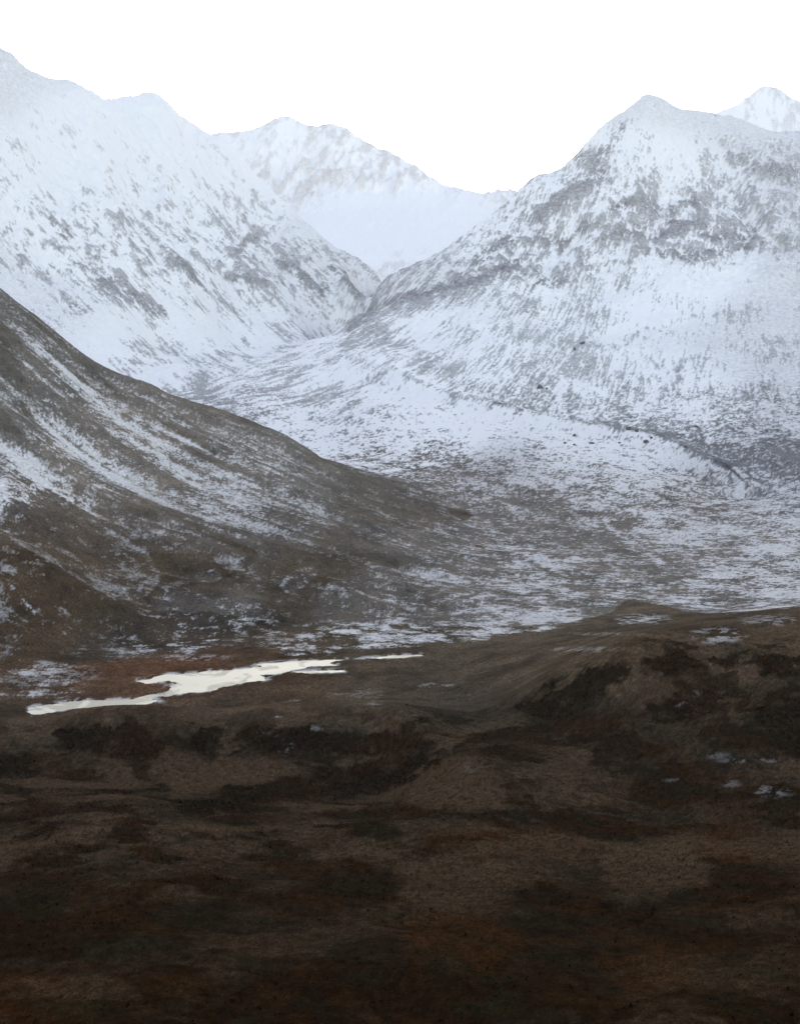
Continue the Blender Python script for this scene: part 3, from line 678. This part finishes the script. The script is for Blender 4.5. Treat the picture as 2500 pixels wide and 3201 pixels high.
def land_material(name, scale):
    m = bpy.data.materials.new(name)
    m.use_nodes = True
    nt = m.node_tree
    b = nt.nodes['Principled BSDF']
    L = nt.links.new

    def N_(t, **k):
        n = nt.nodes.new(t)
        for a, v in k.items():
            setattr(n, a, v)
        return n
    sn = N_('ShaderNodeAttribute', attribute_name='snow')
    gr = N_('ShaderNodeAttribute', attribute_name='ground')
    tc = N_('ShaderNodeTexCoord')
    nz = N_('ShaderNodeTexNoise')
    nz.inputs['Scale'].default_value = scale
    nz.inputs['Detail'].default_value = 5
    nz.inputs['Roughness'].default_value = 0.65
    L(tc.outputs['Object'], nz.inputs['Vector'])
    ctr = N_('ShaderNodeMath', operation='MULTIPLY_ADD')           # (noise - .5) * k
    L(nz.outputs['Fac'], ctr.inputs[0])
    ctr.inputs[1].default_value = 5.0
    ctr.inputs[2].default_value = -2.5
    inv = N_('ShaderNodeMath', operation='SUBTRACT')
    inv.inputs[0].default_value = 1.0
    L(sn.outputs['Fac'], inv.inputs[1])
    ww = N_('ShaderNodeMath', operation='MULTIPLY')
    L(sn.outputs['Fac'], ww.inputs[0])
    L(inv.outputs[0], ww.inputs[1])
    mr = N_('ShaderNodeMath', operation='MULTIPLY_ADD', use_clamp=True)
    L(ww.outputs[0], mr.inputs[0])
    L(ctr.outputs[0], mr.inputs[1])
    L(sn.outputs['Fac'], mr.inputs[2])
    bare = N_('ShaderNodeMix', data_type='RGBA', blend_type='MULTIPLY')
    bare.inputs['Factor'].default_value = 1.0
    nv = N_('ShaderNodeTexNoise')
    nv.inputs['Scale'].default_value = scale * 2.3
    nv.inputs['Detail'].default_value = 4
    L(tc.outputs['Object'], nv.inputs['Vector'])
    vr = N_('ShaderNodeMapRange')
    L(nv.outputs['Fac'], vr.inputs['Value'])
    vr.inputs['From Min'].default_value = 0.3
    vr.inputs['From Max'].default_value = 0.7
    vr.inputs['To Min'].default_value = 0.45
    vr.inputs['To Max'].default_value = 1.55
    L(gr.outputs['Color'], bare.inputs['A'])
    L(vr.outputs[0], bare.inputs['B'])
    mx = N_('ShaderNodeMix', data_type='RGBA')
    L(mr.outputs[0], mx.inputs['Factor'])
    L(bare.outputs['Result'], mx.inputs['A'])
    mx.inputs['B'].default_value = (0.81, 0.80, 0.80, 1)
    L(mx.outputs['Result'], b.inputs['Base Color'])
    b.inputs['Roughness'].default_value = 0.9
    b.inputs['Specular IOR Level'].default_value = 0.0
    return m


MAT_MTN = land_material('snow_over_rock', 0.12)
MAT_MID = land_material('snow_over_turf', 0.35)
MAT_MOOR = land_material('heath', 1.2)

# ------------------------------------------------------------------ split the grid into land forms


def grid_object(name, mat, sel, x, y, z, snow, col, label, cat):
    nr, nc_ = x.shape
    idx = np.arange(nr * nc_).reshape(nr, nc_)
    quads = np.stack([idx[:-1, :-1], idx[:-1, 1:], idx[1:, 1:], idx[1:, :-1]], -1)[sel]
    used = np.zeros(nr * nc_, bool)
    used[quads.ravel()] = True
    remap = np.cumsum(used) - 1
    quads = remap[quads].astype(np.int32)
    co = np.stack([x, y, z], -1).reshape(-1, 3)[used].astype(np.float32)
    me = bpy.data.meshes.new(name)
    me.vertices.add(len(co))
    me.vertices.foreach_set('co', co.ravel())
    nq = len(quads)
    me.loops.add(nq * 4)
    me.loops.foreach_set('vertex_index', quads.ravel())
    me.polygons.add(nq)
    me.polygons.foreach_set('loop_start', np.arange(0, nq * 4, 4, dtype=np.int32))
    me.polygons.foreach_set('use_smooth', np.ones(nq, bool))
    me.update(calc_edges=True)
    a = me.attributes.new('snow', 'FLOAT', 'POINT')
    a.data.foreach_set('value', snow.ravel()[used].astype(np.float32))
    c4 = np.ones((used.sum(), 4), np.float32)
    c4[:, :3] = col.reshape(-1, 3)[used]
    a = me.attributes.new('ground', 'FLOAT_COLOR', 'POINT')
    a.data.foreach_set('color', c4.ravel())
    me.materials.append(mat)
    o = bpy.data.objects.new(name, me)
    COL.objects.link(o)
    o['kind'] = 'structure'
    o['label'] = label
    o['category'] = cat
    return o


Xq, Yq, Uq = X[:-1, :-1], Y[:-1, :-1], U[:-1, :-1]
hq = hill_sd[:-1, :-1] > 0
moor_q = (Yq < 765) & ~hq
# valley/mountain border: foot of both slopes
lm = (Yq > 3250) & (Xq < np.interp(Yq, [3000, 3300, 3650, 3900, 4300, 4800, 7000], [-470, -330, -190, -150, -85, -20, 40])) & ~hq
rm_b = np.interp(Xq, [-2000, -330, -60, 40, 130, 260, 420, 560, 3000], [3350, 3330, 3260, 3090, 2960, 2830, 2690, 2500, 2450])
rm = (Yq > rm_b) & ~lm & ~hq
vf = ~(moor_q | lm | rm | hq)
grid_object('moorland', MAT_MOOR, moor_q, X, Y, Z, snow, g, 'dark brown heath slope filling the foreground below the lake', 'moor')
grid_object('valley_floor', MAT_MID, vf, X, Y, Z, snow, g, 'flat valley floor with brown turf and thin snow between the mountains', 'valley')
grid_object('hillside', MAT_MID, hq, X, Y, Z, snow, g, 'brown hillside streaked with thin snow above the lake', 'hillside')
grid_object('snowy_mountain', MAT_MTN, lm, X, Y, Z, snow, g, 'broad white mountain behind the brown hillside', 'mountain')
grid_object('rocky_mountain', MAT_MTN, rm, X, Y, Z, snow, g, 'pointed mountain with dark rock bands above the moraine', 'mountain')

# ------------------------------------------------------------------ far peaks


def far_form(name, pts, backs, t0, t1, ncol, y0, y1, nrow, bares, rock, label, amp, c=0.02):
    p3 = [at(*p) for p in pts]
    for (u, v, d), dy, dz in backs:
        x, y, z = at(u, v, d)
        p3.append((x, y + dy, z - dz))
    w = Warp(p3, c=c)
    yr = np.linspace(y0, y1, nrow)
    t = np.linspace(t0, t1, ncol)
    x = (t[None] * (yr[:, None] + D0)).astype(np.float32)
    y = np.repeat(yr[:, None], ncol, 1).astype(np.float32)
    z = w(x, y)
    u, v = pix(x, y, z)
    b = Survey(bares, 35)(u, v)
    sl, cl_ = x * 0.42 + z * 0.9, -x * 0.9 + z * 0.42
    r = fbm(sl / 2.0, cl_, 130, 6, 141, 0.6, ridged=True)
    rr = norm(fbm(x, y * 0.12 + z * 0.22, 95, 5, 145, 0.6, ridged=True))
    relief = smooth(0.04, 0.3, b)
    back = smooth(8650, 8950, y) * 0.75 if name == 'glacier_peak' else 0.5
    z = z + amp * (1 - back) * (0.2 + relief) * (r + 0.35 * rr) + 6 * relief * fbm(x, y, 50, 5, 149)
    n = norm(0.6 * rr + 0.7 * norm(fbm(sl / 2.2, cl_, 42, 5, 151, 0.7)) + 0.5 * norm(r))
    s = 0.62 + 0.38 * np.clip(0.5 + (phi(-n) - b) * 2.0, 0, 1)  # high snow floor pales the rock: distance haze painted in
    col = np.empty(x.shape + (3,), np.float32)
    col[:] = rock
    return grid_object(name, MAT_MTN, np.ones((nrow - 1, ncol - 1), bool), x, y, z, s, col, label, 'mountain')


gc = [(440, 305, 9000), (470, 296, 9000), (520, 286, 9000), (560, 271, 9000), (612, 247, 9000), (640, 261, 9020), (700, 265, 9060), (735, 275, 9100), (790, 310, 9100), (840, 332, 9100), (900, 370, 9080), (960, 406, 9060), (1000, 420, 9040), (1060, 425, 9000), (1080, 420, 9000), (1100, 434, 9000), (1250, 470, 9000), (300, 360, 9000)]
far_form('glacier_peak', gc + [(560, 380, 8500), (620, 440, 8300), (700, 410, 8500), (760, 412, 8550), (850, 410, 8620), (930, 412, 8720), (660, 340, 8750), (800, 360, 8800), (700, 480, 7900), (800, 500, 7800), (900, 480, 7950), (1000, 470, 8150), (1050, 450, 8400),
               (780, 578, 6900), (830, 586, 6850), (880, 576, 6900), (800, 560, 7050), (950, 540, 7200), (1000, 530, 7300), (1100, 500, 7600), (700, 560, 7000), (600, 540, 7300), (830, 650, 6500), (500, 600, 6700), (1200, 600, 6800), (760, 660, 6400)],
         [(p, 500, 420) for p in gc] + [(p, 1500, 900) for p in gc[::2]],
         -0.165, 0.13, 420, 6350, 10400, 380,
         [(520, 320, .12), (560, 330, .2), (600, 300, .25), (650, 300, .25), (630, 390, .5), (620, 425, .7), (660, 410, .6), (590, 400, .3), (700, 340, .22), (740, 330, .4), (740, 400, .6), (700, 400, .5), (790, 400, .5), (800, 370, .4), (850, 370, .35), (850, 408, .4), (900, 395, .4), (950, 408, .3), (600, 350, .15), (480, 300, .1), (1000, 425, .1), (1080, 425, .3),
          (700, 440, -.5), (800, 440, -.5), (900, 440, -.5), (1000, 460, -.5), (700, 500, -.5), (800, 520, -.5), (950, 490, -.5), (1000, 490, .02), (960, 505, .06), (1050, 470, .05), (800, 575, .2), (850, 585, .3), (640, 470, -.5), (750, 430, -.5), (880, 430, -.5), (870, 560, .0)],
         (.36, .29, .24), 'far white peak above a smooth glacier at the head of the valley', 26)  # rock tint pale and warm, hazy light painted into it
rc = [(1400, 330, 7600), (1480, 280, 7600), (1520, 252, 7600), (1560, 231, 7600), (1592, 213, 7600), (1630, 188, 7600), (1660, 201, 7620), (1706, 224, 7640), (1800, 270, 7640), (1950, 320, 7640)]
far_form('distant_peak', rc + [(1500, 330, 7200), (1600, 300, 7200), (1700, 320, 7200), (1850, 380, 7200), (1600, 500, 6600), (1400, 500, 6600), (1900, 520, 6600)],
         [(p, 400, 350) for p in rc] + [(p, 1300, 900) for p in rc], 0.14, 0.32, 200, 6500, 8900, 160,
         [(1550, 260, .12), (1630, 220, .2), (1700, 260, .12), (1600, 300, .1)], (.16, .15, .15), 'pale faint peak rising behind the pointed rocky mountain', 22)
print('land', round(time.time() - T0, 1))

# ------------------------------------------------------------------ ground beyond the frame
me = bpy.data.meshes.new('ground')
n = 48
vs = [(0, 3000, -60)]
vs += [(14000 * math.cos(2 * math.pi * i / n), 3000 + 14000 * math.sin(2 * math.pi * i / n), -60) for i in range(n)]
me.from_pydata(vs, [], [(0, 1 + i, 1 + (i + 1) % n) for i in range(n)])
gm = bpy.data.materials.new('winter_turf')
gm.use_nodes = True
gnt = gm.node_tree
nz = gnt.nodes.new('ShaderNodeTexNoise')
nz.inputs['Scale'].default_value = 0.004
nz.inputs['Detail'].default_value = 6
cr = gnt.nodes.new('ShaderNodeValToRGB')
cr.color_ramp.elements[0].position = 0.4
cr.color_ramp.elements[0].color = (.05, .04, .03, 1)
cr.color_ramp.elements[1].position = 0.6
cr.color_ramp.elements[1].color = (.7, .71, .73, 1)
tcn = gnt.nodes.new('ShaderNodeTexCoord')
gnt.links.new(tcn.outputs['Object'], nz.inputs['Vector'])
gnt.links.new(nz.outputs['Fac'], cr.inputs[0])
gnt.links.new(cr.outputs[0], gnt.nodes['Principled BSDF'].inputs['Base Color'])
gnt.nodes['Principled BSDF'].inputs['Roughness'].default_value = 0.95
me.materials.append(gm)
go = bpy.data.objects.new('ground', me)
COL.objects.link(go)
go['kind'] = 'structure'

# ------------------------------------------------------------------ lake
lk = bpy.data.materials.new('lake_ice')
lk.use_nodes = True
ln = lk.node_tree
lb = ln.nodes['Principled BSDF']
tcn = ln.nodes.new('ShaderNodeTexCoord')
mp = ln.nodes.new('ShaderNodeMapping')
mp.inputs['Scale'].default_value = (0.035, 0.02, 1)
nz = ln.nodes.new('ShaderNodeTexNoise')
nz.inputs['Scale'].default_value = 1.0
nz.inputs['Detail'].default_value = 6
nz.inputs['Distortion'].default_value = 1.5
ln.links.new(tcn.outputs['Object'], mp.inputs[0])
ln.links.new(mp.outputs[0], nz.inputs['Vector'])
cr = ln.nodes.new('ShaderNodeValToRGB')
cr.color_ramp.elements[0].position = 0.42
cr.color_ramp.elements[0].color = (.22, .215, .19, 1)
cr.color_ramp.elements[1].position = 0.5
cr.color_ramp.elements[1].color = (.45, .43, .37, 1)
ln.links.new(nz.outputs['Fac'], cr.inputs[0])
ln.links.new(cr.outputs[0], lb.inputs['Base Color'])
lb.inputs['Roughness'].default_value = 0.5
lb.inputs['IOR'].default_value = 1.31
me = bpy.data.meshes.new('lake')
lx = np.linspace(-210, 40, 26)
ly = np.linspace(770, 1030, 27)
vs = [(float(a), float(b), 0.0) for b in ly for a in lx]
me.from_pydata(vs, [], [(j * 26 + i, j * 26 + i + 1, (j + 1) * 26 + i + 1, (j + 1) * 26 + i) for j in range(26) for i in range(25)])
me.materials.append(lk)
o = bpy.data.objects.new('lake', me)
COL.objects.link(o)
o['kind'] = 'structure'
o['label'] = 'pale frozen lake lying at the foot of the brown hillside'
o['category'] = 'lake'

# ------------------------------------------------------------------ boulders on the moraine and the debris apron
rk = bpy.data.materials.new('boulder_rock')
rk.use_nodes = True
rn = rk.node_tree
rb = rn.nodes['Principled BSDF']
nz = rn.nodes.new('ShaderNodeTexNoise')
nz.inputs['Scale'].default_value = 1.4
nz.inputs['Detail'].default_value = 6
cr = rn.nodes.new('ShaderNodeValToRGB')
cr.color_ramp.elements[0].position = 0.35
cr.color_ramp.elements[0].color = (.05, .046, .046, 1)
cr.color_ramp.elements[1].position = 0.65
cr.color_ramp.elements[1].color = (.12, .105, .10, 1)
tcn = rn.nodes.new('ShaderNodeTexCoord')
rn.links.new(tcn.outputs['Object'], nz.inputs['Vector'])
rn.links.new(nz.outputs['Fac'], cr.inputs[0])
rn.links.new(cr.outputs[0], rb.inputs['Base Color'])
rb.inputs['Roughness'].default_value = 0.9
import bmesh
flat_sel = np.minimum.accumulate(V, axis=0) >= V - 0.5


def ground_at(u, v):
    d = (U - u) ** 2 + (V - v) ** 2 + np.where(flat_sel, 0, 1e6)
    k = np.unravel_index(d.argmin(), d.shape)
    return float(X[k]), float(Y[k]), float(Z[k])


def boulder(u, v, wpx, hpx, label, seed, group=None):
    x, y, z = ground_at(u, v)
    sc = y / FPX
    r_ = np.random.default_rng(seed)
    bm = bmesh.new()
    bmesh.ops.create_icosphere(bm, subdivisions=3, radius=1.0)
    cuts = [(r_.normal(size=3), r_.uniform(0.55, 0.85)) for _ in range(9)]
    for vt in bm.verts:                                         # planes knock corners off the ball
        p = np.array(vt.co)
        for nrm, dd in cuts:
            nrm = nrm / np.linalg.norm(nrm)
            e = p @ nrm - dd
            if e > 0:
                p = p - nrm * e * 0.95
        p = p * (1 + 0.05 * r_.normal())
        vt.co = (p[0] * wpx * sc * 0.62, p[1] * wpx * sc * 0.5, p[2] * hpx * sc * 0.75 + hpx * sc * 0.25)
    mb = bpy.data.meshes.new('boulder')
    bm.to_mesh(mb)
    bm.free()
    mb.materials.append(rk)
    ob = bpy.data.objects.new('boulder', mb)
    COL.objects.link(ob)
    ob.location = (x, y, z)
    ob.rotation_euler = (0, 0, r_.uniform(-0.5, 0.5))
    ob['label'] = label
    ob['category'] = 'boulder'
    ob['group'] = group or 'dark boulders on the snowy moraine and debris apron'
    return ob


for k, (u, v, w, h, lab) in enumerate([
        (1150, 829, 11, 9, 'dark pointed boulder alone on the debris slope above the moraine crest'),
        (1164, 830, 6, 4, 'small dark stone just beside the pointed boulder on the debris slope'),
        (1341, 918, 11, 8, 'dark blocky boulder on the moraine crest, touching a lower block beside it'),
        (1357, 920, 12, 6, 'low wide dark block on the moraine crest next to the taller blocky boulder'),
        (1224, 931, 7, 6, 'brownish boulder on the white front of the moraine, highest of its loose cluster'),
        (1206, 946, 6, 4, 'small grey boulder on the moraine front, at the end of its loose cluster'),
        (1224, 949, 6, 4, 'small reddish boulder on the moraine front directly below the brownish one'),
        (1262, 946, 11, 4, 'flat dark slab lying in the snow of the moraine front below the crest'),
        (1377, 944, 10, 7, 'rounded dark boulder in the snow just below the pair of blocks on the crest'),
        (1389, 935, 6, 5, 'small dark boulder between the moraine crest and the rounded boulder below it'),
        (1320, 945, 5, 4, 'tiny dark stone in clean snow midway between the flat slab and the rounded boulder'),
        (1243, 734, 9, 6, 'dark boulder high on the debris apron under the rock bands'),
        (1226, 745, 6, 5, 'small dark boulder on the debris apron a little below the high one'),
        (1462, 955, 7, 5, 'dark boulder where the moraine crest bends down towards the valley floor'),
        (1485, 912, 8, 5, 'lone dark boulder on the grey debris behind the bend of the moraine')]):
    boulder(u, v, w, h, lab, 300 + k)

# ------------------------------------------------------------------ dwarf shrubs and tussocks of the moor
prob = (0.04 + 0.2 * smooth(300, 420, Y) + 2.2 * mD + 0.8 * smooth(0.1, 1.0, k1 + 0.35 * k4) * (0.35 + 0.65 * smooth(280, 420, Y))) * (Y > 190) * (Y < 700) * (snow < 0.05) * (np.abs(Tc)[None] < 0.27)
area = (np.gradient(Y, axis=0) * np.gradient(X, axis=1))
prob = np.clip(prob, 0, None) * area
pf = prob.ravel() / prob.sum()
NS = 26000
pick = rng.choice(pf.size, NS, p=pf)
px_ = X.ravel()[pick] + rng.uniform(-.3, .3, NS)
py_ = Y.ravel()[pick]
pz_ = Z.ravel()[pick]
size = (0.28 + 0.5 * rng.random(NS)) * (1 + 0.5 * mD.ravel()[pick])
NQ = 5
ang = rng.uniform(0, 2 * np.pi, (NS, NQ))
rad = rng.uniform(0.0, 0.6, (NS, NQ)) * size[:, None]
cx = px_[:, None] + rad * np.cos(ang)
cy = py_[:, None] + rad * np.sin(ang)
cz = pz_[:, None] + size[:, None] * rng.uniform(0.1, 0.75, (NS, NQ))
t1 = rng.normal(size=(NS, NQ, 3))
t1 /= np.linalg.norm(t1, axis=-1, keepdims=True)
t2 = np.cross(t1, rng.normal(size=(NS, NQ, 3)))
t2 /= np.linalg.norm(t2, axis=-1, keepdims=True)
hs = (size[:, None] * rng.uniform(0.22, 0.5, (NS, NQ)))[..., None]
cen = np.stack([cx, cy, cz], -1)
co = np.stack([cen + hs * t1, cen + 0.6 * hs * t2, cen - hs * t1, cen - 0.6 * hs * t2], 2).reshape(-1, 3).astype(np.float32)
nq = NS * NQ
me = bpy.data.meshes.new('undergrowth')
me.vertices.add(nq * 4)
me.vertices.foreach_set('co', co.ravel())
me.loops.add(nq * 4)
me.loops.foreach_set('vertex_index', np.arange(nq * 4, dtype=np.int32))
me.polygons.add(nq)
me.polygons.foreach_set('loop_start', np.arange(0, nq * 4, 4, dtype=np.int32))
me.update(calc_edges=True)
base = g.reshape(-1, 3)[pick] * rng.uniform(0.9, 2.0, (NS, 1))
c4 = np.ones((NS, NQ * 4, 4), np.float32)
c4[..., :3] = base[:, None, :]
a = me.attributes.new('ground', 'FLOAT_COLOR', 'POINT')
a.data.foreach_set('color', c4.ravel())
um = bpy.data.materials.new('dwarf_shrub')
um.use_nodes = True
un = um.node_tree
at_ = un.nodes.new('ShaderNodeAttribute')
at_.attribute_name = 'ground'
un.links.new(at_.outputs['Color'], un.nodes['Principled BSDF'].inputs['Base Color'])
un.nodes['Principled BSDF'].inputs['Roughness'].default_value = 0.9
un.nodes['Principled BSDF'].inputs['Specular IOR Level'].default_value = 0.0
me.materials.append(um)
o = bpy.data.objects.new('undergrowth', me)
COL.objects.link(o)
o['kind'] = 'stuff'
o['label'] = 'low dark heath shrubs and tussocks covering the foreground slope'
o['category'] = 'heath'

# ------------------------------------------------------------------ haze
hz = bpy.data.materials.new('haze_air')
hz.use_nodes = True
hn = hz.node_tree
for nd in list(hn.nodes):
    if nd.type == 'BSDF_PRINCIPLED':
        hn.nodes.remove(nd)
pv = hn.nodes.new('ShaderNodeVolumePrincipled')
pv.inputs['Density'].default_value = HAZE_DENSITY
pv.inputs['Color'].default_value = (0.93, 0.95, 1.0, 1)
pv.inputs['Anisotropy'].default_value = 0.0
hn.links.new(pv.outputs[0], hn.nodes['Material Output'].inputs['Volume'])
b0, b1 = (-14500, -11500, -62), (14500, 17500, 2100)
me = bpy.data.meshes.new('haze')
vs = [(x, y, z) for x in (b0[0], b1[0]) for y in (b0[1], b1[1]) for z in (b0[2], b1[2])]
me.from_pydata(vs, [], [(0, 1, 3, 2), (4, 6, 7, 5), (0, 4, 5, 1), (2, 3, 7, 6), (0, 2, 6, 4), (1, 5, 7, 3)])
me.materials.append(hz)
o = bpy.data.objects.new('haze', me)
COL.objects.link(o)
o['kind'] = 'stuff'
print('done', round(time.time() - T0, 1))
